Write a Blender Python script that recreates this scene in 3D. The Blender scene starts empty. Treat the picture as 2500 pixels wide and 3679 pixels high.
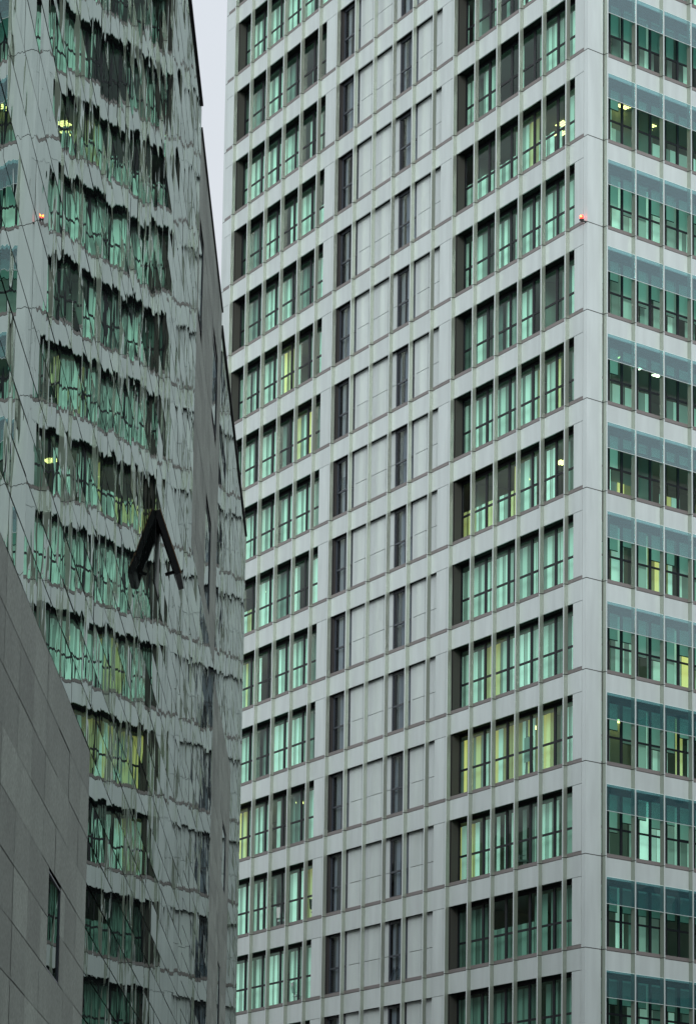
import bpy, math, random
from mathutils import Vector, Matrix
random.seed(11)
S = bpy.context.scene
COL = S.collection

# ------------------------------------------------------------------ camera
CAM = Vector((106.118, -64.865, -51.926))
YAW, PITCH, ROLL, FPX = -1.16997, 0.16805, 0.02798, 11740.4
CXP, CYP = 378.96, 2892.35
import_cam = None
def cam_axes():
    cy, sy, cp, sp = math.cos(YAW), math.sin(YAW), math.cos(PITCH), math.sin(PITCH)
    fwd = Vector((sy*cp, cy*cp, sp)); right = Vector((cy, -sy, 0)); up = right.cross(fwd)
    c, s = math.cos(ROLL), math.sin(ROLL)
    return c*right + s*up, -s*right + c*up, fwd
RT, UP, FW = cam_axes()
cd = bpy.data.cameras.new('camera'); co = bpy.data.objects.new('camera', cd); COL.objects.link(co)
co.matrix_world = Matrix(((RT.x, UP.x, -FW.x, CAM.x), (RT.y, UP.y, -FW.y, CAM.y), (RT.z, UP.z, -FW.z, CAM.z), (0, 0, 0, 1)))
cd.sensor_fit = 'VERTICAL'; cd.sensor_height = 36; cd.sensor_width = 36
cd.lens = 36*FPX/3679
cd.shift_x = (1250-CXP)/3679; cd.shift_y = (CYP-1839.5)/3679
cd.clip_start = 0.1; cd.clip_end = 6000
S.camera = co

# ------------------------------------------------------------------ world, sun, exposure
W = bpy.data.worlds.new('World'); S.world = W; W.use_nodes = True
nt = W.node_tree; nt.nodes.clear()
wo = nt.nodes.new('ShaderNodeOutputWorld'); bg = nt.nodes.new('ShaderNodeBackground')
sky = nt.nodes.new('ShaderNodeTexSky'); sky.sky_type = 'NISHITA'; sky.sun_disc = False
SUN_EL, SUN_AZ = math.radians(17), math.radians(118)
sky.sun_elevation = SUN_EL; sky.sun_rotation = SUN_AZ
sky.air_density = 1.5; sky.dust_density = 4
tc = nt.nodes.new('ShaderNodeTexCoord'); sx = nt.nodes.new('ShaderNodeSeparateXYZ')
ramp = nt.nodes.new('ShaderNodeValToRGB')
nt.links.new(tc.outputs['Generated'], sx.inputs[0]); nt.links.new(sx.outputs['Z'], ramp.inputs[0])
cr = ramp.color_ramp
cr.elements[0].position = 0.0; cr.elements[0].color = (.27, .28, .29, 1)
cr.elements[1].position = 1.0; cr.elements[1].color = (.95, 1.0, 1.0, 1)
e = cr.elements.new(.16); e.color = (.335, .347, .362, 1)
e = cr.elements.new(.42); e.color = (.345, .367, .395, 1)
e = cr.elements.new(.62); e.color = (.62, .66, .68, 1)
cn = nt.nodes.new('ShaderNodeTexNoise'); cn.inputs['Scale'].default_value = 3.5; cn.inputs['Detail'].default_value = 5
nt.links.new(tc.outputs['Generated'], cn.inputs['Vector'])
cm_ = nt.nodes.new('ShaderNodeMapRange'); cm_.inputs[1].default_value = .3; cm_.inputs[2].default_value = .7; cm_.inputs[3].default_value = 19.5; cm_.inputs[4].default_value = 23.5
nt.links.new(cn.outputs[0], cm_.inputs[0])
sc = nt.nodes.new('ShaderNodeVectorMath'); sc.operation = 'SCALE'; nt.links.new(cm_.outputs[0], sc.inputs['Scale'])
nt.links.new(ramp.outputs[0], sc.inputs[0])
mx = nt.nodes.new('ShaderNodeMix'); mx.data_type = 'RGBA'; mx.inputs[0].default_value = .93
nt.links.new(sky.outputs[0], mx.inputs[6]); nt.links.new(sc.outputs[0], mx.inputs[7])
nt.links.new(mx.outputs[2], bg.inputs[0]); bg.inputs[1].default_value = 0.1
nt.links.new(bg.outputs[0], wo.inputs[0])
sd = bpy.data.lights.new('sun', 'SUN'); sd.energy = 2.0; sd.angle = math.radians(18); sd.color = (1, .985, .975)
so = bpy.data.objects.new('sun', sd); COL.objects.link(so)
sv = Vector((math.sin(SUN_AZ)*math.cos(SUN_EL), math.cos(SUN_AZ)*math.cos(SUN_EL), math.sin(SUN_EL)))
so.rotation_euler = sv.to_track_quat('Z', 'Y').to_euler()
S.view_settings.view_transform = 'Standard'; S.view_settings.look = 'None'
S.view_settings.exposure = 0.0; S.view_settings.gamma = 1
S.render.engine = 'CYCLES'
S.cycles.max_bounces = 10; S.cycles.transparent_max_bounces = 16; S.cycles.glossy_bounces = 6

# ------------------------------------------------------------------ materials
MAT = {}
def newmat(name):
    m = bpy.data.materials.new(name); m.use_nodes = True; m.node_tree.nodes.clear(); MAT[name] = m
    n = m.node_tree.nodes; o = n.new('ShaderNodeOutputMaterial'); return m, n, m.node_tree.links, o
def principled(name, col, rough=.5, metal=0, tone=0, noise=0, nscale=2.0, emit=None, estr=0, stretch=(1, 1, 1), spec=.5, dirt=0):
    m, n, l, o = newmat(name)
    p = n.new('ShaderNodeBsdfPrincipled'); l.new(p.outputs[0], o.inputs[0])
    p.inputs['Roughness'].default_value = rough; p.inputs['Metallic'].default_value = metal
    p.inputs['Specular IOR Level'].default_value = spec
    base = n.new('ShaderNodeRGB'); base.outputs[0].default_value = (*col, 1); cur = base.outputs[0]
    if tone:
        a = n.new('ShaderNodeAttribute'); a.attribute_name = 'tone'
        mr = n.new('ShaderNodeMapRange'); mr.inputs[3].default_value = 1-tone; mr.inputs[4].default_value = 1+tone
        l.new(a.outputs['Fac'], mr.inputs[0])
        v = n.new('ShaderNodeVectorMath'); v.operation = 'SCALE'; l.new(cur, v.inputs[0]); l.new(mr.outputs[0], v.inputs['Scale']); cur = v.outputs[0]
    if noise:
        g = n.new('ShaderNodeTexCoord'); mp = n.new('ShaderNodeMapping'); mp.inputs['Scale'].default_value = stretch
        t = n.new('ShaderNodeTexNoise'); t.inputs['Scale'].default_value = nscale; t.inputs['Detail'].default_value = 6
        l.new(g.outputs['Object'], mp.inputs[0]); l.new(mp.outputs[0], t.inputs['Vector'])
        mr = n.new('ShaderNodeMapRange'); mr.inputs[1].default_value = .3; mr.inputs[2].default_value = .7
        mr.inputs[3].default_value = 1-noise; mr.inputs[4].default_value = 1+noise; l.new(t.outputs[0], mr.inputs[0])
        v = n.new('ShaderNodeVectorMath'); v.operation = 'SCALE'; l.new(cur, v.inputs[0]); l.new(mr.outputs[0], v.inputs['Scale']); cur = v.outputs[0]
    l.new(cur, p.inputs['Base Color'])
    if emit:
        if tone:
            e_ = n.new('ShaderNodeVectorMath'); e_.operation = 'MULTIPLY'; l.new(cur, e_.inputs[0]); e_.inputs[1].default_value = emit
            l.new(e_.outputs[0], p.inputs['Emission Color'])
        else: p.inputs['Emission Color'].default_value = (*emit, 1)
        p.inputs['Emission Strength'].default_value = estr
    return m
principled('aluminium_panel', (.55, .625, .62), .36, .2, tone=.05, noise=.07, nscale=2.4, stretch=(1, 1, .16))
principled('aluminium_fin', (.275, .32, .275), .34, .45, noise=.025, nscale=.9, stretch=(1, 1, .3))
principled('sill_metal', (.21, .195, .19), .5, .2, tone=.08)
principled('joint_dark', (.02, .022, .022), .7)
principled('window_frame', (.009, .012, .016), .45, spec=.3)
principled('slate_frame', (.045, .055, .07), .45)
principled('soffit_shade', (.006, .008, .007), .8, spec=.15)  # near-black puts the shade under the window heads into the colour
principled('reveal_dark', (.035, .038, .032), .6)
principled('backing_wall', (.03, .03, .03), .8)
principled('concrete_slab', (.28, .29, .27), .8, noise=.1)
principled('ceiling', (.42, .44, .40), .8)
principled('inner_wall', (.40, .42, .38), .8, noise=.1, nscale=.4)
principled('ceiling_lamp', (.9, .85, .6), .5, emit=(1, .80, .30), estr=4)
principled('ceiling_lamp_white', (.9, .9, .85), .5, emit=(1, .95, .7), estr=6)
principled('curtain', (.80, .84, .80), .9, tone=.68, emit=(.85, 1.0, .94), estr=.20)  # emission stands in for room light behind the fabric
principled('curtain_lit_bright', (.82, .88, .84), .9, tone=.5, emit=(.85, 1.0, .94), estr=.42)  # copy with more room light put into its emission
principled('curtain_lit_dim', (.36, .41, .39), .9, tone=.5, emit=(.8, .95, .9), estr=.05)  # darker copy, an unlit room painted into the colour
principled('curtain_lit_warm', (.78, .76, .52), .9, tone=.6, emit=(1.0, .74, .28), estr=.30)  # warm room light put into the fabric's colour and emission
principled('curtain_glow', (.85, .82, .55), .9, tone=.3, emit=(1.0, .76, .32), estr=.75)  # stronger warm room light put into the emission
principled('curtain_slate', (.25, .28, .30), .8, tone=.85)
principled('roller_blind', (.62, .66, .62), .9, tone=.3, emit=(.85, 1.0, .93), estr=.13)  # emission paints room light into the blind
principled('blind_rail', (.75, .85, .82), .6, emit=(.6, 1, .9), estr=.12)  # emission puts a lit edge into the rail, no lamp there
principled('chair_shell', (.05, .07, .07), .5)
principled('chair_pale', (.55, .62, .60), .5)
principled('asphalt', (.05, .05, .05), .9, noise=.2, nscale=.5)
principled('roof_gravel', (.2, .2, .2), .9, noise=.2)
principled('edge_metal', (.012, .012, .012), .5)
principled('bronze_frame', (.22, .13, .07), .45, .4)
principled('black_gasket', (.014, .015, .016), .4, spec=.35)
principled('lamp_base', (.03, .03, .03), .5)
principled('red_glow', (.8, .02, .02), .3, emit=(1.0, .04, .03), estr=5)
principled('orange_glow', (.9, .3, .05), .3, emit=(1.0, .5, .05), estr=9)

def window_glass(name, tint, boost=1.0, base=0.0, wob=.0015, diffuse=None, dfac=0):
    m, n, l, o = newmat(name)
    tr = n.new('ShaderNodeBsdfTransparent'); tr.inputs[0].default_value = (*tint, 1)
    gl = n.new('ShaderNodeBsdfGlossy'); gl.inputs['Roughness'].default_value = 0.0; gl.inputs[0].default_value = (.92, .97, .97, 1)
    geo = n.new('ShaderNodeNewGeometry'); g = n.new('ShaderNodeTexCoord')
    t = n.new('ShaderNodeTexNoise'); t.inputs['Scale'].default_value = .9; t.inputs['Detail'].default_value = 1; l.new(g.outputs['Object'], t.inputs['Vector'])
    s = n.new('ShaderNodeVectorMath'); s.operation = 'SUBTRACT'; l.new(t.outputs['Color'], s.inputs[0]); s.inputs[1].default_value = (.5, .5, .5)
    s2 = n.new('ShaderNodeVectorMath'); s2.operation = 'SCALE'; l.new(s.outputs[0], s2.inputs[0]); s2.inputs['Scale'].default_value = wob*8
    ad = n.new('ShaderNodeVectorMath'); ad.operation = 'ADD'; l.new(geo.outputs['Normal'], ad.inputs[0]); l.new(s2.outputs[0], ad.inputs[1])
    nm = n.new('ShaderNodeVectorMath'); nm.operation = 'NORMALIZE'; l.new(ad.outputs[0], nm.inputs[0]); l.new(nm.outputs[0], gl.inputs['Normal'])
    dt = n.new('ShaderNodeVectorMath'); dt.operation = 'DOT_PRODUCT'; l.new(geo.outputs['Normal'], dt.inputs[0]); l.new(geo.outputs['Incoming'], dt.inputs[1])
    ab = n.new('ShaderNodeMath'); ab.operation = 'ABSOLUTE'; l.new(dt.outputs['Value'], ab.inputs[0])
    om = n.new('ShaderNodeMath'); om.operation = 'SUBTRACT'; om.inputs[0].default_value = 1.0; l.new(ab.outputs[0], om.inputs[1])
    pw_ = n.new('ShaderNodeMath'); pw_.operation = 'POWER'; l.new(om.outputs[0], pw_.inputs[0]); pw_.inputs[1].default_value = 4.0
    fr = n.new('ShaderNodeMath'); fr.operation = 'MULTIPLY_ADD'; l.new(pw_.outputs[0], fr.inputs[0]); fr.inputs[1].default_value = .85; fr.inputs[2].default_value = .05
    ma = n.new('ShaderNodeMath'); ma.operation = 'MULTIPLY_ADD'; ma.use_clamp = True; l.new(fr.outputs[0], ma.inputs[0]); ma.inputs[1].default_value = boost; ma.inputs[2].default_value = base
    mi = n.new('ShaderNodeMixShader'); l.new(ma.outputs[0], mi.inputs[0]); l.new(tr.outputs[0], mi.inputs[1]); l.new(gl.outputs[0], mi.inputs[2])
    last = mi.outputs[0]
    if dfac:
        d = n.new('ShaderNodeBsdfDiffuse'); d.inputs[0].default_value = (*diffuse, 1)
        m2 = n.new('ShaderNodeMixShader'); m2.inputs[0].default_value = dfac; l.new(last, m2.inputs[1]); l.new(d.outputs[0], m2.inputs[2]); last = m2.outputs[0]
    l.new(last, o.inputs[0])
window_glass('green_glass', (.56, .83, .73), .6, .0)
window_glass('slate_glass', (.62, .67, .71), .4, .0)
window_glass('screen_glass', (.52, .77, .78), 1.7, .05, diffuse=(.16, .36, .42), dfac=.10)

def mirror_cladding(name, col, amp, fine):
    m, n, l, o = newmat(name)
    gl = n.new('ShaderNodeBsdfGlossy'); gl.inputs['Roughness'].default_value = 0.0; gl.inputs[0].default_value = (*col, 1)
    df = n.new('ShaderNodeBsdfDiffuse'); df.inputs[0].default_value = (.03, .04, .04, 1)
    geo = n.new('ShaderNodeNewGeometry'); g = n.new('ShaderNodeTexCoord')
    at = n.new('ShaderNodeAttribute'); at.attribute_name = 'tone'
    sh = n.new('ShaderNodeMath'); sh.operation = 'MULTIPLY'; l.new(at.outputs['Fac'], sh.inputs[0]); sh.inputs[1].default_value = 43.0
    av = n.new('ShaderNodeVectorMath'); av.operation = 'ADD'; l.new(g.outputs['Object'], av.inputs[0]); l.new(sh.outputs[0], av.inputs[1])
    cal = n.new('ShaderNodeMapRange'); cal.inputs[3].default_value = .35; cal.inputs[4].default_value = 1.45; l.new(at.outputs['Fac'], cal.inputs[0])
    def slope(scale, k, detail, off):
        mp = n.new('ShaderNodeMapping'); mp.inputs['Location'].default_value = off; mp.inputs['Scale'].default_value = (1, 1, .45); l.new(av.outputs[0], mp.inputs[0])
        t = n.new('ShaderNodeTexNoise'); t.inputs['Scale'].default_value = scale; t.inputs['Detail'].default_value = detail; l.new(mp.outputs[0], t.inputs['Vector'])
        s = n.new('ShaderNodeVectorMath'); s.operation = 'SUBTRACT'; l.new(t.outputs['Color'], s.inputs[0]); s.inputs[1].default_value = (.5, .5, .5)
        s2 = n.new('ShaderNodeVectorMath'); s2.operation = 'SCALE'; l.new(s.outputs[0], s2.inputs[0])
        km = n.new('ShaderNodeMath'); km.operation = 'MULTIPLY'; l.new(cal.outputs[0], km.inputs[0]); km.inputs[1].default_value = k; l.new(km.outputs[0], s2.inputs['Scale'])
        return s2.outputs[0]
    a1 = n.new('ShaderNodeVectorMath'); l.new(geo.outputs['Normal'], a1.inputs[0]); l.new(slope(2.3, amp, 1.5, (3, 7, 1)), a1.inputs[1])
    a2 = n.new('ShaderNodeVectorMath'); l.new(a1.outputs[0], a2.inputs[0]); l.new(slope(8.0, fine, 0.0, (13, 2, 5)), a2.inputs[1])
    nm = n.new('ShaderNodeVectorMath'); nm.operation = 'NORMALIZE'; l.new(a2.outputs[0], nm.inputs[0]); l.new(nm.outputs[0], gl.inputs['Normal'])
    mi = n.new('ShaderNodeMixShader'); mi.inputs[0].default_value = .9; l.new(df.outputs[0], mi.inputs[1]); l.new(gl.outputs[0], mi.inputs[2]); l.new(mi.outputs[0], o.inputs[0])
mirror_cladding('mirror_glass', (.57, .62, .60), .0052, .0022)

def stone():
    m, n, l, o = newmat('grey_stone')
    p = n.new('ShaderNodeBsdfPrincipled'); l.new(p.outputs[0], o.inputs[0]); p.inputs['Roughness'].default_value = .62; p.inputs['Specular IOR Level'].default_value = .3
    g = n.new('ShaderNodeTexCoord')
    t = n.new('ShaderNodeTexNoise'); t.inputs['Scale'].default_value = 38; t.inputs['Detail'].default_value = 5; l.new(g.outputs['Object'], t.inputs['Vector'])
    t2 = n.new('ShaderNodeTexNoise'); t2.inputs['Scale'].default_value = 1.6; t2.inputs['Detail'].default_value = 5; l.new(g.outputs['Object'], t2.inputs['Vector'])
    a = n.new('ShaderNodeAttribute'); a.attribute_name = 'tone'
    def mr(src, lo, hi, a0=.3, a1=.7):
        q = n.new('ShaderNodeMapRange'); q.inputs[1].default_value = a0; q.inputs[2].default_value = a1; q.inputs[3].default_value = lo; q.inputs[4].default_value = hi; l.new(src, q.inputs[0]); return q.outputs[0]
    def mul(x, y):
        q = n.new('ShaderNodeMath'); q.operation = 'MULTIPLY'; l.new(x, q.inputs[0]); l.new(y, q.inputs[1]); return q.outputs[0]
    f = mul(mul(mr(t.outputs[0], .68, 1.32), mr(t2.outputs[0], .88, 1.12)), mr(a.outputs['Fac'], .80, 1.20, 0, 1))
    v = n.new('ShaderNodeVectorMath'); v.operation = 'SCALE'; v.inputs[0].default_value = (.158, .184, .160); l.new(f, v.inputs['Scale']); l.new(v.outputs[0], p.inputs['Base Color'])
stone()

# ------------------------------------------------------------------ mesh helpers
class MB:
    def __init__(self): self.v = []; self.f = []; self.m = []; self.t = []
    def quad(self, pts, mat, tone=.5):
        i = len(self.v); self.v += [tuple(p) for p in pts]; self.f.append(tuple(range(i, i+len(pts)))); self.m.append(mat); self.t.append(tone)
    def box(self, fr, a0, a1, e0, e1, z0, z1, mat, tone=None, under=None):
        if tone is None: tone = .5
        P = [fr(a, e_, z) for z in (z0, z1) for e_ in (e0, e1) for a in (a0, a1)]
        i = len(self.v); self.v += [tuple(p) for p in P]
        for q in ((0, 2, 3, 1), (4, 5, 7, 6), (0, 1, 5, 4), (2, 6, 7, 3), (0, 4, 6, 2), (1, 3, 7, 5)):
            self.f.append(tuple(i+k for k in q)); self.m.append(under if (under and q == (0, 2, 3, 1)) else mat); self.t.append(tone)
    def join(self, o):
        i = len(self.v); self.v += o.v; self.f += [tuple(k+i for k in q) for q in o.f]; self.m += o.m; self.t += o.t
    def build(self, name, parent=None, smooth=False):
        me = bpy.data.meshes.new(name); me.from_pydata(self.v, [], self.f)
        ms = []
        for x in self.m:
            if x not in ms: ms.append(x)
        for x in ms: me.materials.append(MAT[x])
        me.polygons.foreach_set('material_index', [ms.index(x) for x in self.m])
        at = me.attributes.new('tone', 'FLOAT', 'FACE'); at.data.foreach_set('value', self.t)
        if smooth: me.polygons.foreach_set('use_smooth', [True]*len(self.f))
        me.update()
        o = bpy.data.objects.new(name, me); COL.objects.link(o)
        if parent: o.parent = parent
        return o
def empty(name, label, cat, loc=(0, 0, 0), group=None):
    o = bpy.data.objects.new(name, None); COL.objects.link(o); o.location = loc
    o['label'] = label; o['category'] = cat
    if group: o['group'] = group
    return o
def project(p):
    d = Vector(p)-CAM; z = d.dot(FW)
    if z < .1: return None
    return CXP+FPX*d.dot(RT)/z, CYP-FPX*d.dot(UP)/z
def seen_area(pts):
    q = [project(p) for p in pts]
    if any(a is None for a in q): return 0
    x0 = max(0, min(a[0] for a in q)); x1 = min(2500, max(a[0] for a in q)); y0 = max(0, min(a[1] for a in q)); y1 = min(3679, max(a[1] for a in q))
    if x1 <= x0 or y1 <= y0: return 0
    return (x1-x0)*(y1-y0)
REG = {}
def register(kind, area, main, subs=()): REG.setdefault(kind, []).append((area, main, subs))
def flush(parent, cap=100):
    for kind, lst in REG.items():
        lst.sort(key=lambda a: -a[0])
        for a, main, subs in lst[:cap]:
            o = main.build(kind, parent)
            for nm, mb in subs:
                if mb.f: mb.build(nm, o)
        rest = lst[cap:]
        if rest:
            big = MB()
            for a, main, subs in rest:
                big.join(main)
                for nm, mb in subs: big.join(mb)
            o = big.build(kind, parent); o['kind'] = 'stuff'
    REG.clear()

# ------------------------------------------------------------------ ground
GZ = -53.55
g = MB(); g.quad([(-3000, -3000, GZ), (3000, -3000, GZ), (3000, 3000, GZ), (-3000, 3000, GZ)], 'asphalt')
go = g.build('ground'); go['kind'] = 'structure'

# ------------------------------------------------------------------ unseen street blocks for the glass to mirror and for shade
def unseen_block(x0, y0, x1, y1, top, ang, label, col, name):
    c, s_ = math.cos(ang), math.sin(ang)
    cxm, cym = (x0+x1)/2, (y0+y1)/2
    def fr(a, b, z): return Vector((cxm+a*c-b*s_, cym+a*s_+b*c, z))
    w, d = (x1-x0)/2, (y1-y0)/2
    root = empty(name, label, 'building', group=None)
    m = MB(); m.box(fr, -w, w, -d, d, GZ, top, col); m.box(fr, -w-.3, w+.3, -d-.3, d+.3, top-.6, top+.3, 'concrete_slab'); m.build('wall', root)
    z = GZ+1.2
    while z+2 < top-1:
        b = MB(); n = int(w*2/2.6)
        for i in range(n):
            a = -w+.8+i*2.6
            for yy, q in ((-d-.05, -d+.1), (d-.1, d+.05)): b.box(fr, a, a+1.5, yy, q, z, z+1.8, 'dark_window')
        n = int(d*2/2.6)
        for i in range(n):
            a = -d+.8+i*2.6
            for xx, q in ((-w-.05, -w+.1), (w-.1, w+.05)): b.box(fr, xx, q, a, a+1.5, z, z+1.8, 'dark_window')
        b.build('window_row', root); z += 3.4
principled('plaster', (.16, .16, .15), .9, noise=.15, nscale=.3)
principled('brick', (.11, .085, .07), .9, noise=.15, nscale=.5)
principled('dark_window', (.03, .035, .04), .15)
unseen_block(-78, -72, 4, -31, -21, 0, 'brown brick street block opposite the tower, mirrored in its lowest windows', 'brick', 'unseen_block')
unseen_block(118, -125, 150, -45, 8, .3, 'unseen plastered block added behind the photographer to shade the tower foot', 'plaster', 'unseen_block')  # added out of view to shade the lower storeys
unseen_block(-5, 60, 85, 84, -10, -.45, 'plastered street block beside the tower, mirrored in its glass screens', 'plaster', 'unseen_block')

# ------------------------------------------------------------------ office tower
H = 3.6
BL, OL, BR, OR, AL, AR, PW, ANG = 1.84757, -.50284, 1.67497, .93035, -.00594, .0175, .8850, -.28031
DRV = Vector((math.sin(ANG), math.cos(ANG), 0)); NRV = Vector((math.cos(ANG), -math.sin(ANG), 0))
def LF(u, e_, z): return Vector((-u, AL-e_, z))
def RF(v, e_, z): return DRV*v + NRV*(e_-AR) + Vector((0, 0, z))
F = lambda k: OL+k*BL
R = lambda k: OR+k*BR
UEND = 34.17
NR = 11
REND = R(NR)+.6
ROWS = range(-8, 15)
SILL, HEAD = .15, 2.76
D = .45
tower = empty('office_tower', 'tall pale grey tower of metal panels, thin upright fins and green glass', 'office building', (-15, 10, GZ))
tower.location = (0, 0, 0)

def warmth(side, r, k):
    # 0 dim, 1 pale painted room light, 2 warm
    if side == 'L':
        if k <= 5:
            t = {-3: 0, -2: 1, -1: .7, 0: 1, 1: 1, 2: 1, 3: .6, 4: 1, 5: 1, 6: 1, 7: 1, 8: 1, 9: 1, 10: 0, 11: 0, 12: 0}.get(r, .6)
            if (r, k) in ((7, 5), (7, 4), (8, 4), (8, 5), (8, 3), (8, 2), (4, 2), (5, 4), (5, 5), (5, 3), (4, 1), (1, 3), (9, 5)): return 2
            return t
        if (r, k) in ((-2, 14), (2, 15), (5, 17), (6, 17), (3, 14), (8, 17), (9, 13), (11, 15)): return 2
        return 1 if random.random() < .85 else 0
    if (r, k) in ((1, 2), (1, 3), (1, 1), (8, 3), (5, 3), (5, 2), (6, 2), (7, 3)): return 2
    return {0: .6, 3: .85, 10: .55, 11: .5}.get(r, 1)

def curtains(fr, a0, a1, ez, z0, z1, w, width=.30, bright=.12):
    mb = MB(); a = a0; k = random.randint(0, 1)
    hi = random.random() < bright
    skip = random.choice((.03, .05, .08, .12, .3, .6)) if w else .1
    while a < a1-.02:
        ww = min(width*random.uniform(.6, 1.35), a1-a)
        k += 1
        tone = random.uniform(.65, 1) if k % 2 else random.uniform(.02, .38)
        mat = random.choice(('curtain_lit_warm', 'curtain_lit_warm', 'curtain_glow')) if w == 2 and random.random() < .5 else ('curtain' if random.random() < w else 'curtain_lit_dim')
        if w == 1 and hi: mat = 'curtain_lit_bright'
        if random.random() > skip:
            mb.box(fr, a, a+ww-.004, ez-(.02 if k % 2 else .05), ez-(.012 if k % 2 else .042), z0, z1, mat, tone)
        a += ww
    return mb
def ceiling_lamps(mb, fr, a, e_, z, white=False, n=1):
    for i in range(n):
        a_ = a+i*1.1
        if white:
            mb.box(fr, a_, a_+.36, e_-.2, e_, z-.04, z-.005, 'ceiling_lamp_white')
        else:   # louvred fitting: rows of small bright cells
            for p in range(6):
                for q_ in range(4):
                    mb.box(fr, a_+p*.11, a_+p*.11+.055, e_-q_*.13-.06, e_-q_*.13, z-.04, z-.005, 'ceiling_lamp')
            mb.box(fr, a_-.03, a_+.66, e_-.49, e_+.03, z-.003, z-.001, 'window_frame')

lampmb = []
def glazing(fr, a0, a1, eg, z0, z1, tz, frame, glass, mull=(), thick=.07, outer=.09):
    """frame + panes of an opening a0..a1; mull = list of (centre, width)"""
    fm, pm = MB(), MB()
    t0, t1 = eg-thick/2, eg+thick/2
    edges = [(a0, a0+outer)] + [(c-w/2, c+w/2) for c, w in mull] + [(a1-outer, a1)]
    for p, q in edges: fm.box(fr, p, q, t0, t1, z0, z1, frame)
    for i in range(len(edges)-1):
        p, q = edges[i][1], edges[i+1][0]
        if q-p < .03: continue
        fm.box(fr, p, q, t0+.003, t1-.003, z0, z0+.07, frame)
        fm.box(fr, p, q, t0+.003, t1-.003, z1-.10, z1, frame)
        fm.box(fr, p, q, t0+.003, t1-.003, tz-.04, tz+.04, frame)
        for zz0, zz1 in ((z0+.07, tz-.04), (tz+.04, z1-.10)):
            b = random.uniform(-.002, .002); c = random.uniform(-.002, .002)
            pm.quad([fr(p, eg+b, zz0), fr(q, eg-b, zz0), fr(q, eg-b+c, zz1), fr(p, eg+b+c, zz1)], glass)
    return fm, pm

def left_window(k, r):
    zj = -r*H; z0, z1 = zj+SILL, zj+HEAD; tz = zj+1.25
    a0 = .965 if k == 0 else F(k); a1 = F(k+1)
    if k == 12: a0 = F(12)+1.40
    first, last = k in (0, 12), k in (5, 17)
    m0 = a0 if first else a0-.10
    m1 = a1 if last else a1-.10
    mull = []
    fm, pm = MB(), MB()
    # one module: frame post at its far end, panes between
    lo = a0+.0 if not first else a0
    post0 = (a0, a0+.06) if first else (a0+.02, a0+.02)
    post1 = (a1-.285, a1-.13) if not last else (a1-.08, a1)
    eg = -D
    fm.box(LF, post1[0], post1[1], eg-.025, eg+.03, zj+.02, z1+.03, 'window_frame')
    if first: fm.box(LF, post0[0], post0[1], eg-.025, eg+.03, zj+.02, z1+.03, 'window_frame')
    if not first: post0 = (a0, a0-.14)
    p, q = post0[1], post1[0]
    fm.box(LF, p, q, eg-.02, eg+.025, zj+.02, zj+.22, 'window_frame')
    fm.box(LF, p, q, eg-.02, eg+.025, z1-.12, z1+.03, 'window_frame')
    fm.box(LF, p, q, eg-.02, eg+.022, tz-.045, tz+.045, 'window_frame')
    for zz0, zz1 in ((zj+.22, tz-.045), (tz+.045, z1-.12)):
        b = random.uniform(-.003, .003)
        pm.quad([LF(p, eg+b, zz0), LF(q, eg-b, zz0), LF(q, eg-b, zz1), LF(p, eg+b, zz1)], 'green_glass')
    # soffit and ledge
    fm.box(LF, a0+.001, a1-.001, eg+.051, -.061, z1+.004, z1+.05, 'soffit_shade')
    fm.box(LF, a0+.001, a1-.001, eg+.051, -.061, zj+.03, zj+.12, 'soffit_shade')
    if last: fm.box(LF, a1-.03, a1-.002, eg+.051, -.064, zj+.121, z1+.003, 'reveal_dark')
    sm = MB(); sm.box(LF, a0+.094 if not first else a0, a1-.002, -.06, -.004, zj+.012, zj+SILL, 'sill_metal', random.random())
    w = warmth('L', r, k)
    lowered = 1.0 if (r, k) in ((1, 2), (1, 4), (1, 5), (5, 4), (5, 5), (5, 17), (-2, 14), (0, 13), (10, 3), (10, 4)) else .0
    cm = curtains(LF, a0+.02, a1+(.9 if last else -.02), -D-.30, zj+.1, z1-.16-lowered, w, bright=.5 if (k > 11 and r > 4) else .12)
    area = seen_area([LF(a0, 0, z0), LF(a1, 0, z1), LF(a0, 0, z1), LF(a1, 0, z0)])
    register('window', area, fm, [('pane', pm), ('sill', sm), ('curtain', cm)])

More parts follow.
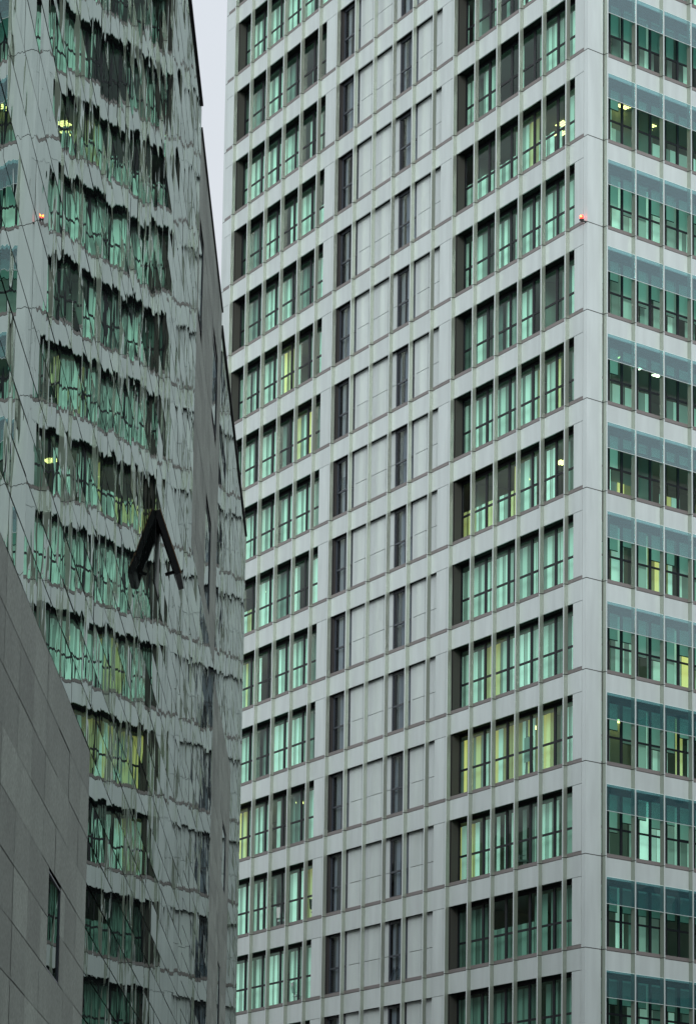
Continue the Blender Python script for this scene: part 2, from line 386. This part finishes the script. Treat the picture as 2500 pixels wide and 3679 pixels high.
def narrow_window(k, r):
    zj = -r*H; z0, z1 = zj+SILL, zj+HEAD; tz = zj+1.27
    a0, a1 = F(k)+.15, F(k+1)-.02
    opened = (k == 11 and r == 4) 
    opened_low = (k == 8 and r == 10)
    fm, pm = glazing(LF, a0, a1, -.22, z0+.01, z1-.02, tz, 'slate_frame', 'slate_glass', [(a0+.62, .05)], .06, .07)
    if opened or opened_low:
        zz0, zz1 = (tz+.05, z1-.12) if opened else (z0+.08, tz-.05)
        # tilted sash: hinged below, leaning inward at its head
        s0 = MB(); p, q = a0+.7, a1-.1
        base = -.24; top = -.24+.02; lean = -.55
        pts = lambda a, off: (LF(a, base+off, zz0+.03), LF(a, base+off+lean*.55, zz1-.02))
        for (a, b) in ((p, p+.06), (q-.06, q)):
            A, B = pts(a, 0); C_, D_ = pts(b, 0); E_, F_ = pts(a, .05); G_, H_ = pts(b, .05)
            fm.quad([E_, G_, H_, F_], 'slate_frame'); fm.quad([A, B, D_, C_], 'slate_frame'); fm.quad([A, E_, F_, B], 'slate_frame'); fm.quad([C_, D_, H_, G_], 'slate_frame')
        A, B = pts(p+.06, .02); C_, D_ = pts(q-.06, .02)
        pm.quad([A, C_, D_, B], 'slate_glass')
    sm = MB(); sm.box(LF, F(k)+.094, F(k+1)-.002, -.17, -.004, zj+.012, zj+SILL, 'sill_metal', random.random())
    fm.box(LF, F(k)+.0, F(k+1), -.178, -.061, z1+.004, z1+.05, 'soffit_shade')
    fm.box(LF, F(k)+.001, a0-.001, -.23, -.183, zj+.03, z1, 'aluminium_panel')
    cm = curtains(LF, a0, a1, -.36, z0, z1, 0, .34)
    cm.m = ['curtain_slate']*len(cm.m)
    area = seen_area([LF(a0, 0, z0), LF(a1, 0, z1), LF(a0, 0, z1), LF(a1, 0, z0)])
    register('window', area, fm, [('pane', pm), ('sill', sm), ('curtain', cm)])

def recess_panel(k, r, a0, a1):
    zj = -r*H; z0, z1 = zj+SILL, zj+HEAD; tz = zj+1.28
    mb = MB(); seams = [a0]
    if a1-a0 > 1: seams += [a0+.42, a0+.82]
    seams += [a1]
    for i in range(len(seams)-1):
        for zz0, zz1 in ((z0-.06, tz-.013), (tz+.013, z1+.003)):
            off = -.18 if i != 1 else -.205
            mb.box(LF, seams[i]+.010, seams[i+1]-.010, -.23, off, zz0, zz1, 'aluminium_panel', random.random())
    mb.box(LF, a0, a1, -.26, -.232, z0-.07, z1+.05, 'joint_dark')
    sm = MB(); sm.box(LF, a0+(.094 if a1-a0 > 1 else 0), a1-.002, -.17, -.004, zj+.012, zj+SILL, 'sill_metal', random.random())
    mb.box(LF, a0, a1, -.178, -.061, z1+.004, z1+.05, 'soffit_shade')
    area = seen_area([LF(a0, 0, z0), LF(a1, 0, z1), LF(a0, 0, z1), LF(a1, 0, z0)])
    register('cladding_panel', area, mb, [('sill', sm)])

def flush_panel(fr, a0, a1, r, z0=SILL, z1=HEAD, e_=0.0, bg=.06):
    zj = -r*H; mb = MB()
    mb.box(fr, a0, a1, e_-.055, e_, zj+z0, zj+z1-.02, 'aluminium_panel', random.random())
    mb.box(fr, a0-.012, a1+.012, e_-.10, e_-.057, zj+z0-.01, zj+z1+.01, 'joint_dark')
    sm = MB(); sm.box(fr, a0, a1, -.06, -.004, zj+.012, zj+SILL-.012, 'sill_metal', random.random())
    area = seen_area([fr(a0, 0, zj+z0), fr(a1, 0, zj+z1), fr(a0, 0, zj+z1), fr(a1, 0, zj+z0)])
    register('cladding_panel', area, mb, [('sill', sm)])

def spandrel(fr, a0, a1, r):
    zj = -r*H; mb = MB()
    mb.box(fr, a0, a1, -.055, 0, zj-(H-HEAD)+.0, zj-.014, 'aluminium_panel', random.random())
    mb.box(fr, a0-.004, a1+.004, -.095, -.057, zj-(H-HEAD)+.01, zj+.012, 'joint_dark')
    area = seen_area([fr(a0, 0, zj), fr(a1, 0, zj-.84), fr(a0, 0, zj-.84), fr(a1, 0, zj)])
    register('spandrel_panel', area, mb)

def right_window(k, r):
    zj = -r*H; z0, z1 = zj+SILL, zj+HEAD; tz = zj+1.27
    a0, a1 = R(k), R(k+1)
    eg = -.55; fm, pm = MB(), MB()
    m1 = (a0+.86, a0+1.03); m2 = (a1-.03, a1+.09)
    if k == 0: fm.box(RF, a0+.02, a0+.09, eg-.025, eg+.03, zj+.02, z1+.03, 'window_frame')
    fm.box(RF, m1[0]+.03, m1[1]-.03, eg-.025, eg+.03, zj+.02, z1+.03, 'window_frame')
    fm.box(RF, m2[0], m2[1], eg-.025, eg+.03, zj+.02, z1+.03, 'window_frame')
    for p, q in ((a0+.09, m1[0]+.03), (m1[1]-.03, m2[0])):
        fm.box(RF, p, q, eg-.04, eg+.04, zj+.02, zj+.24, 'window_frame')
        fm.box(RF, p, q, eg-.04, eg+.04, z1-.14, z1+.03, 'window_frame')
        fm.box(RF, p, q, eg-.02, eg+.022, tz-.04, tz+.04, 'window_frame')
        for zz0, zz1 in ((zj+.24, tz-.04), (tz+.04, z1-.14)):
            pm.quad([RF(p, eg, zz0), RF(q, eg, zz0), RF(q, eg, zz1), RF(p, eg, zz1)], 'green_glass')
    fm.box(RF, a0+.001, a1-.001, eg+.051, -.061, z1+.004, z1+.05, 'soffit_shade')
    fm.box(RF, a0+.001, a1-.001, eg+.051, -.061, zj+.03, zj+.12, 'soffit_shade')
    sm = MB(); sm.box(RF, a0+.074, a1-.002, -.06, -.004, zj+.012, zj+SILL, 'sill_metal', random.random())
    w = warmth('R', r, k); cm = MB()
    for p, q in ((a0+.14, m1[0]+.02), (m1[1]-.02, m2[0]-.02)):
        drop = .35 if r in (1, 4, 5) and k > 0 else random.choice((.75, 1.0, 1.25, 1.45, 2.3)) if r not in (0, 10, 11) else {0: 1.25, 10: .95, 11: .95}[r]
        mat = 'roller_blind' if w >= .7 else 'curtain_lit_dim'
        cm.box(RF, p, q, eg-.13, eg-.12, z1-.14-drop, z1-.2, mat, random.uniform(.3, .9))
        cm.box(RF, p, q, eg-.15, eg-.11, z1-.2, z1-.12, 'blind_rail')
        cm.box(RF, p, q, eg-.14, eg-.11, z1-.17-drop, z1-.141-drop, 'joint_dark')
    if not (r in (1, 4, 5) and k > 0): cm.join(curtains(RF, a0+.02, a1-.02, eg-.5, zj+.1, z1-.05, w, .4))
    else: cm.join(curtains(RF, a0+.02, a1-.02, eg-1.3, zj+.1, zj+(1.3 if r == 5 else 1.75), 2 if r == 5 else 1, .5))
    area = seen_area([RF(a0, 0, z0), RF(a1, 0, z1), RF(a0, 0, z1), RF(a1, 0, z0)])
    register('window', area, fm, [('pane', pm), ('sill', sm), ('curtain', cm)])
    # glass sun screen held between the fins
    s = MB(); e0 = .17; za, zb = zj+HEAD+.84-H-.0, 0
    zt, zbm = zj+H-.80, zj+H-1.82
    s.box(RF, a0+.074, a1-.004, e0, e0+.012, zbm, zt, 'screen_glass')
    ed = MB(); ed2 = MB(); ed.box(RF, a0+.074, a1-.004, e0-.004, e0+.018, zbm-.022, zbm-.002, 'aluminium_panel', .9); ed2.box(RF, a0+.074, a1-.004, e0-.002, e0+.015, zt+.002, zt+.014, 'blind_rail')
    area = seen_area([RF(a0, 0, zbm), RF(a1, 0, zt)])
    register('glass_screen', area, s, [('screen_rail', ed), ('screen_rail', ed2)])

for r in ROWS:
    for k in range(0, 19):
        a0 = .302 if k == 0 else F(k)+.094
        a1 = F(k+1)-.004 if k < 18 else 33.92
        spandrel(LF, a0, a1, r)
    for k in (0, 1, 2, 3, 4, 5, 12, 13, 14, 15, 16, 17): left_window(k, r)
    for k in (8, 11): narrow_window(k, r)
    for k in (7, 9, 10): recess_panel(k, r, F(k), F(k+1))
    recess_panel(6, r, F(6)+1.37, F(7))
    flush_panel(LF, .302, .955, r)
    flush_panel(LF, F(6)+.47, F(6)+1.36, r)
    flush_panel(LF, F(6)+.094, F(6)+.44, r)
    flush_panel(LF, F(12)+.47, F(12)+1.39, r)
    flush_panel(LF, F(12)+.094, F(12)+.44, r)
    flush_panel(LF, F(18)+.094, 33.92, r)
    for k in range(NR):
        spandrel(RF, R(k)+.074, R(k+1)-.004, r)
        right_window(k, r)
flush(tower)

ZT, ZB = -ROWS[0]*H+HEAD+.84, GZ
# fins, jointed once a storey
def fin(fr, a, w, dep):
    mb = MB()
    mb.box(fr, a+.004, a+w-.004, -.003, dep-.004, ZB+.01, ZT, 'joint_dark')
    for r in ROWS:
        z = -r*H
        mb.box(fr, a, a+w, -.004, dep, max(z-H+.016, ZB), z-.016, 'aluminium_fin')
        mb.box(fr, a+.002, a+w-.002, dep+.0005, dep+.006, max(z-H+.013, ZB), z-.013, 'aluminium_panel', .8)  # added pale strip, puts the front edge's highlight into the colour
    mb.box(fr, a, a+w, -.004, dep, -ROWS[0]*H+.011, ZT, 'aluminium_fin')
    return mb
for k in range(1, 19): fin(LF, F(k), .08, .165).build('fin', tower)
for k in range(0, NR+1): fin(RF, R(k), .065, .195).build('fin', tower)
# corner piers
def pier(pts, name):
    mb = MB()
    def prism(z0, z1, mat, ins):
        c = sum((Vector(p) for p in pts), Vector())/len(pts)
        q = [Vector(p)+(c-Vector(p)).normalized()*ins for p in pts]
        n = len(q)
        b = [Vector((p.x, p.y, z0)) for p in q]; t = [Vector((p.x, p.y, z1)) for p in q]
        for i in range(n): mb.quad([b[i], b[(i+1) % n], t[(i+1) % n], t[i]], mat)
        mb.quad(t, mat); mb.quad(b[::-1], mat)
    prism(ZB, ZT-.02, 'joint_dark', .014)
    for r in ROWS:
        z = -r*H; prism(max(z-H+.017, ZB), z-.017, 'aluminium_panel', 0)
    prism(-ROWS[0]*H+.011, ZT, 'aluminium_panel', 0)
    return mb.build(name, tower)
v0 = Vector((0, 0, 0))
pier([Vector((0, 0, 0)), DRV*PW, DRV*PW-NRV*.4, Vector((-.28, .6, 0)), Vector((-.28, 0, 0))], 'corner_pier')
pier([LF(33.932, 0.004, 0), LF(33.932, -.5, 0), LF(UEND, -.5, 0), LF(UEND, .004, 0)], 'corner_pier')
# storeys: slab, ceiling, partitions
depthR = REND
for r in ROWS:
    z = -r*H
    mb = MB()
    e_in = -.63
    A = Vector((0, 0, 0))
    def para(z0, z1, mat, top):
        # footprint inset from both faces
        def P(s, t, zz): return Vector((-s, .62, 0)) + DRV*t + Vector((0, 0, zz))
        off = .75
        q = [P(off, 0, z0), P(UEND-.3, 0, z0), P(UEND-.3, depthR-1, z0), P(off, depthR-1, z0)]
        w = [v+Vector((0, 0, z1-z0)) for v in q]
        mb.quad(q[::-1], mat)
        mb.quad(w, top)
        for i in range(4): mb.quad([q[i], q[(i+1) % 4], w[(i+1) % 4], w[i]], 'concrete_slab')
    para(z+HEAD+.03, z+H+.02, 'ceiling', 'concrete_slab')
    # partitions between rooms, across the left face
    for u in [F(6)+.05, F(12)+1.38] + [F(k) for k in random.sample([2, 3, 4], 1)] + [F(k) for k in random.sample([14, 15, 16], 1)]:
        mb.box(LF, u-.06, u+.06, -5.0, -1.15, z+.05, z+HEAD+.02, 'inner_wall')
    slab = mb.build('storey', tower)
    # lamps
    lm = MB(); zc = z+HEAD+.025
    spots = {1: [(1.9, -1.6, 1), (5.2, -2.0, 0), (6.2, -2.4, 0)], 5: [(3.0, -1.8, 0), (8.6, -2.2, 0), (5.6, -2.2, 0), (32.0, -1.9, 1)], 4: [(2.4, -2.6, 0)], 8: [(7.2, -2.0, 0), (5.0, -2.6, 0), (28.5, -2, 0)], 7: [(7.4, -2.4, 0)], -2: [(23.0, -1.5, 1)], 0: [(24.2, -1.5, 0)], 9: [(27.6, -2.2, 0)]}
    for u, ee, wh in spots.get(r, []): ceiling_lamps(lm, LF, u, ee, zc, wh)
    spr = {1: [(2.6, -1.4, 0, 2), (4.9, -2.2, 0, 2), (6.2, -2.6, 0, 1)], 4: [(3.1, -1.9, 1, 1), (5.0, -1.9, 1, 1), (6.3, -2, 1, 1)], 5: [(3.4, -3.0, 0, 1)], 8: [(5.2, -3, 0, 2)], 10: [(3.3, -3, 0, 1)]}
    for v, ee, wh, n in spr.get(r, []): ceiling_lamps(lm, RF, v, ee, zc, wh, n)
    if lm.f: lm.build('ceiling_lamp', tower)
# core and roof
core = MB()
def P(s, t, zz): return Vector((-s, .62, 0)) + DRV*t + Vector((0, 0, zz))
q = [P(5.2, 5, GZ), P(UEND-1, 5, GZ), P(UEND-1, depthR-4, GZ), P(5.2, depthR-4, GZ)]; w = [v+Vector((0, 0, ZT-GZ+2)) for v in q]
for i in range(4): core.quad([q[i], q[(i+1) % 4], w[(i+1) % 4], w[i]], 'inner_wall')
core.quad(w, 'roof_gravel'); core.build('core_wall', tower)
bk = MB()   # far and side walls of the tower
q = [LF(UEND-.01, -.3, GZ), P(UEND-.01, depthR, GZ), P(.0, depthR, GZ), P(.02, depthR-.3, GZ)]
w = [v+Vector((0, 0, ZT-GZ)) for v in q]
for i in range(2): bk.quad([q[i], q[i+1], w[i+1], w[i]], 'aluminium_panel')
bk.build('rear_wall', tower)
rf = MB(); rf.quad([LF(.2, -.1, ZT), LF(UEND-.1, -.1, ZT), P(UEND-.1, depthR, ZT), P(.1, depthR, ZT)], 'roof_gravel'); rf.build('roof', tower)
# closed backing behind flush zones
bw = MB()
for a0, a1, ed in ((.302, .96, -.102), (F(6)+.001, F(6)+1.368, -.102), (F(6)+1.37, F(12), -.62), (F(12)+.001, F(12)+1.398, -.102), (F(18)+.001, 33.93, -.102)):
    bw.box(LF, a0, a1, ed-.32 if ed > -.5 else -.9, ed, GZ, ZT-.1, 'backing_wall')
bw.build('backing_wall', tower)
# red obstruction light on the corner
def sphere(mb, c, rad, mat, n=12, m=8, zs=1):
    for i in range(m):
        for j in range(n):
            def pt(a, b):
                th = math.pi*a/m; ph = 2*math.pi*b/n
                return Vector(c)+Vector((rad*math.sin(th)*math.cos(ph), rad*math.sin(th)*math.sin(ph), rad*zs*math.cos(th)))
            pts = [pt(i+1, j), pt(i+1, j+1), pt(i, j+1), pt(i, j)]
            if i == 0: pts = pts[:3]
            if i == m-1: pts = [pts[0], pts[2], pts[3]]
            mb.quad(pts, mat)
wl = MB(); lx, ly, lz = -.10, -.20, -2*H+.02
ident = lambda a, b, z: Vector((a, b, z))
wl.box(ident, lx-.04, lx+.04, ly-.04, .02, lz-.02, lz+.02, 'lamp_base'); wl.box(ident, lx-.07, lx+.07, ly-.07, ly+.07, lz+.021, lz+.08, 'lamp_base')
wo_ = wl.build('warning_light', tower); wo_['label'] = 'small glowing red warning light'
gm = MB(); sphere(gm, (lx, ly, lz+.16), .085, 'red_glow', zs=1.15); gm.build('lamp_dome', wo_, True)
gm = MB(); sphere(gm, (lx+.05, ly-.06, lz+.17), .035, 'orange_glow'); gm.build('bulb', wo_, True)

# ------------------------------------------------------------------ mirror-clad building on the left
PSI, HH = -1.0939, 2.0659
import json
DG = Vector((math.sin(PSI), math.cos(PSI), 0)); NG = Vector((math.cos(PSI), -math.sin(PSI), 0))
def GF(fac=1.0):
    def fr(u, e_, z):
        p = CAM + DG*u - NG*(HH*fac-e_); return Vector((p.x, p.y, z))
    return fr
bld = empty('mirror_clad_building', 'low dark building clad in rippled mirror glass and grey stone tiles', 'office building')
TOP = -35.88; TH = .3519; TW = .93
def tiles(mb, fr, u0, u1, z0, z1, mat, holes=(), jit=.0, tw=TW, gap=.005):
    zr = TOP
    rows = []
    zz = -47.18
    while zz < TOP: zz += TH
    z = zz
    while z > z0+.01:
        a, b = max(z-TH, z0), min(z, z1)
        if b-a > .02:
            cuts = [u0]; u = u0
            while u+tw < u1-.05: u += tw; cuts.append(u)
            cuts.append(u1)
            segs = []
            for i in range(len(cuts)-1):
                lst = [(cuts[i], cuts[i+1])]
                for (h0, h1, hz0, hz1) in holes:
                    if b > hz0+.05 and a < hz1-.05:
                        nl = []
                        for s0, s1 in lst:
                            if h1 <= s0 or h0 >= s1: nl.append((s0, s1)); continue
                            if h0 > s0+.02: nl.append((s0, h0))
                            if h1 < s1-.02: nl.append((h1, s1))
                        lst = nl
                segs += lst
            for s0, s1 in segs:
                b0 = random.gauss(0, jit); b1 = random.gauss(0, jit*.8); off = random.uniform(-.0015, .0015) if jit else random.uniform(-.002, .002)
                gz = gap*(1 if random.random() < .75 else random.uniform(1, 2.2))
                P4 = [fr(s0+.002, off-b0-b1, a+gz/2), fr(s1-.002, off+b0-b1, a+gz/2), fr(s1-.002, off+b0+b1, b-gz/2), fr(s0+.002, off-b0+b1, b-gz/2)]
                mb.quad(P4, mat, random.random())
        z -= TH
def section(u0, u1, fac, z_split, upper, holes=(), top=TOP):
    fr = GF(fac)
    u0 *= fac; u1 *= fac
    hs = [(a*fac, b*fac, c, d) for a, b, c, d in holes]
    parts = []
    lower = 'grey_stone' if upper == 'mirror_glass' else 'mirror_glass'
    if z_split is None: parts = [(GZ, top, upper)]
    else: parts = [(GZ, z_split, lower), (z_split, top, upper)]
    for z0, z1, mat in parts:
        mb = MB(); tiles(mb, fr, u0, u1, z0, z1, mat, hs, jit=.00040 if mat == 'mirror_glass' else 0, gap=.012 if mat == 'mirror_glass' else .005)
        mb.build('stone_cladding' if mat == 'grey_stone' else 'mirror_cladding', bld)
    back = MB(); 
    segs = [(u0, u1)]
    back.box(fr, u0, u1, -.9, -.02 if not any(len(h) > 4 for h in holes) else -.02, GZ, top-.01, 'black_gasket')
    back.build('backing_wall', bld)
    # metal capping
    cap = MB(); cap.box(fr, u0-.01, u1+.0, -.5, .022, top+.004, top+.03, 'edge_metal'); cap.build('parapet_cap', bld)
    # slot windows
    for a, b, c, d in hs:
        sm = MB(); 
        for p, q_, zz0, zz1 in ((a, a+.012, c, d), (b-.012, b, c, d), (a+.012, b-.012, c, c+.012), (a+.012, b-.012, d-.012, d)):
            sm.box(fr, p, q_, -.018, -.003, zz0, zz1, 'slate_frame')
        o = sm.build('slot_window', bld)
        pm = MB(); pm.quad([fr(a+.012, -.012, c+.012), fr(b-.012, -.013, c+.012), fr(b-.012, -.0115, d-.012), fr(a+.012, -.0125, d-.012)], 'mirror_glass'); pm.build('pane', o)
# open window in the mirror facade
WU0, WU1, WZ0, WZ1 = 32.92, 33.62, -44.25, -43.25
section(-9, 25.36, 1.0, -47.18, 'mirror_glass', holes=[(22.2, 23.16, -49.29, -48.61)])
section(25.36, 32.90, 1.0, None, 'mirror_glass')
section(32.90, 40.21, 1.0, None, 'mirror_glass')
section(40.21, 47.70, 1.02, -41.50, 'grey_stone', holes=[(45.0, 46.6, -38.2, -37.15), (43.9, 45.6, -41.2, -39.9), (40.5, 41.6, -38.2, -37.1)])
section(47.70, 55.15, 1.035, -41.55, 'mirror_glass', holes=[(52.2, 53.7, -44.0, -43.0), (51.4, 52.4, -46.5, -45.4)])
section(55.15, 60.45, 1.035, None, 'mirror_glass')
# body behind the cladding
body = MB(); fr = GF(1.0)
q = [fr(-9, -.95, GZ), fr(62.3, -.95, GZ), fr(62.3, -18, GZ), fr(-9, -18, GZ)]; w = [Vector((v.x, v.y, TOP-.2)) for v in q]
for i in range(4): body.quad([q[i], q[(i+1) % 4], w[(i+1) % 4], w[i]], 'grey_stone')
body.quad(w, 'roof_gravel'); body.build('wall', bld)
# window flap, hinged along its head and pushed outwards
fr = GF(1.0)
def flap():
    u0, u1 = 32.92, 33.60; zt = -43.2; ln = .72; th = math.radians(19); ct, st = math.cos(th), math.sin(th)
    def S3(a, t, s): # a along u, t thickness outwards, s down the sash
        return fr(a, .03 + s*st + t*ct, zt - s*ct + t*st)
    mb = MB()
    for a0, a1, s0, s1 in ((u0, u0+.06, 0, ln), (u1-.06, u1, 0, ln), (u0+.06, u1-.06, 0, .06), (u0+.06, u1-.06, ln-.06, ln)):
        P_ = [S3(a, t, s) for s in (s0, s1) for t in (-.048, .010) for a in (a0, a1)]
        i = len(mb.v); mb.v += [tuple(p) for p in P_]
        for q in ((0, 2, 3, 1), (4, 5, 7, 6), (0, 1, 5, 4), (2, 6, 7, 3), (0, 4, 6, 2), (1, 3, 7, 5)):
            mb.f.append(tuple(i+k for k in q)); mb.m.append('black_gasket'); mb.t.append(.5)
    P_ = [S3(a, t, s) for s in (-.01, ln+.0) for t in (.0105, .020) for a in (u0-.004, u0+.03)]
    i = len(mb.v); mb.v += [tuple(p) for p in P_]
    for q in ((0, 2, 3, 1), (4, 5, 7, 6), (0, 1, 5, 4), (2, 6, 7, 3), (0, 4, 6, 2), (1, 3, 7, 5)):
        mb.f.append(tuple(i+k for k in q)); mb.m.append('bronze_frame'); mb.t.append(.5)
    o = mb.build('hinged_window', bld); o['label'] = 'top hung window pushed open'
    pm = MB(); pm.quad([S3(u0, .0103, 0), S3(u1, .0103, 0), S3(u1, .0103, ln), S3(u0, .0103, ln)], 'mirror_glass'); pm.quad([S3(u0+.06, .003, .06), S3(u1-.06, .003, .06), S3(u1-.06, .003, ln-.06), S3(u0+.06, .003, ln-.06)], 'mirror_glass'); pm.build('pane', o)
    hm = MB()
    P_ = [S3(a, t, s) for s in (ln-.13, ln-.10) for t in (-.14, -.048) for a in (u0+.3, u0+.34)]
    i = len(hm.v); hm.v += [tuple(p) for p in P_]
    for q in ((0, 2, 3, 1), (4, 5, 7, 6), (0, 1, 5, 4), (2, 6, 7, 3), (0, 4, 6, 2), (1, 3, 7, 5)):
        hm.f.append(tuple(i+k for k in q)); hm.m.append('black_gasket'); hm.t.append(.5)
    hm.build('handle', o)
    op = MB(); op.box(fr, u0, u1, -.004, .0065, zt-.78, zt, 'black_gasket'); op.build('window_opening', bld)  # flat black sheet paints the dark interior of the opening
flap()

# ------------------------------------------------------------------ office furniture seen behind the panes
def office_chair(u, e_, r, rot, col, label, fr=LF):
    root = empty('office_chair', label, 'chair', group='office chairs behind the tower windows')
    root.location = fr(u, e_, -r*H+.02); root.rotation_euler = (0, 0, rot)
    idf = lambda a, b, z: Vector((a, b, z))
    def curved(z0, z1, w0, w1, y, bulge, mat):
        mb = MB(); n = 6
        for i in range(n):
            t0, t1 = i/n*2-1, (i+1)/n*2-1
            f = lambda t, ww: t*ww
            g_ = lambda t: y-bulge*(1-t*t)
            a = [(f(t0, w0), g_(t0), z0), (f(t1, w0), g_(t1), z0), (f(t1, w1), g_(t1)+.06, z1), (f(t0, w1), g_(t0)+.06, z1)]
            b = [(p[0], p[1]+.035, p[2]) for p in a]
            mb.quad(a, mat); mb.quad(b[::-1], mat)
            mb.quad([a[3], a[2], b[2], b[3]], mat); mb.quad([a[1], a[0], b[0], b[1]], mat)
        return mb
    st = MB(); st.box(idf, -.24, .24, -.24, .22, .44, .50, col); st.box(idf, -.21, .21, -.21, .19, .50, .525, col); st.build('seat', root)
    bk_ = curved(.60, 1.08, .23, .19, .24, .05, col).build('backrest', root)
    for sx_ in (-1, 1):
        am = MB(); am.box(idf, sx_*.27-.02, sx_*.27+.02, -.12, .16, .66, .69, col); am.box(idf, sx_*.27-.015, sx_*.27+.015, .10, .14, .46, .66, col); am.build('armrest', root)
    cl = MB(); cl.box(idf, -.025, .025, -.025, .025, .10, .44, 'black_gasket'); cl.box(idf, -.02, .02, .2, .24, .5, .66, 'black_gasket'); cl.build('column', root)
    bs = MB()
    for i in range(5):
        a = i*math.tau/5; c, s_ = math.cos(a), math.sin(a)
        rf_ = lambda p, q, z, c=c, s_=s_: Vector((p*c-q*s_, p*s_+q*c, z))
        bs.box(rf_, .02, .30, -.02, .02, .06, .10, 'black_gasket'); bs.box(rf_, .27, .32, -.025, .025, .0, .06, 'black_gasket')
    bs.build('foot', root)
    return root
CH = [(5.9, 9, 2.6, 'chair_shell', 'dark office chair low in a green window, third bay left of the corner pier'),
      (2.3, 4, 2.2, 'chair_shell', 'dark office chair against yellow light beside the corner pier'),
      (27.2, 9, 3.4, 'chair_pale', 'pale office chair turned sideways, one storey above the lowest visible left windows'),
      (25.6, 10, 2.9, 'chair_pale', 'pale office chair beside a bright curtain in the lowest storey of the left window group'),
      (23.9, 9, 2.4, 'chair_shell', 'dark office chair in the narrow window strip of the left window group')]
for u, r, rot, col, lab in CH: office_chair(u, -.70, r, rot, col, lab)
# flip chart in the yellow lit storey
fc = empty('flip_chart', 'white flip chart on an easel behind a yellow lit window', 'flip chart'); fc.location = LF(5.4, -.66, -8*H+.02)
idf = lambda a, b, z: Vector((a, b, z))
pb = MB(); pb.box(idf, -.34, .34, -.0, .02, .85, 1.85, 'chair_pale'); pb.build('paper_board', fc)
for sx_ in (-1, 1):
    lg = MB(); lg.quad([(sx_*.36, .03, 0), (sx_*.32, .03, 0), (sx_*.08, .03, 1.9), (sx_*.12, .03, 1.9)], 'sill_metal'); lg.quad([(sx_*.36, .05, 0), (sx_*.12, .05, 1.9), (sx_*.08, .05, 1.9), (sx_*.32, .05, 0)], 'sill_metal'); lg.build('leg', fc)
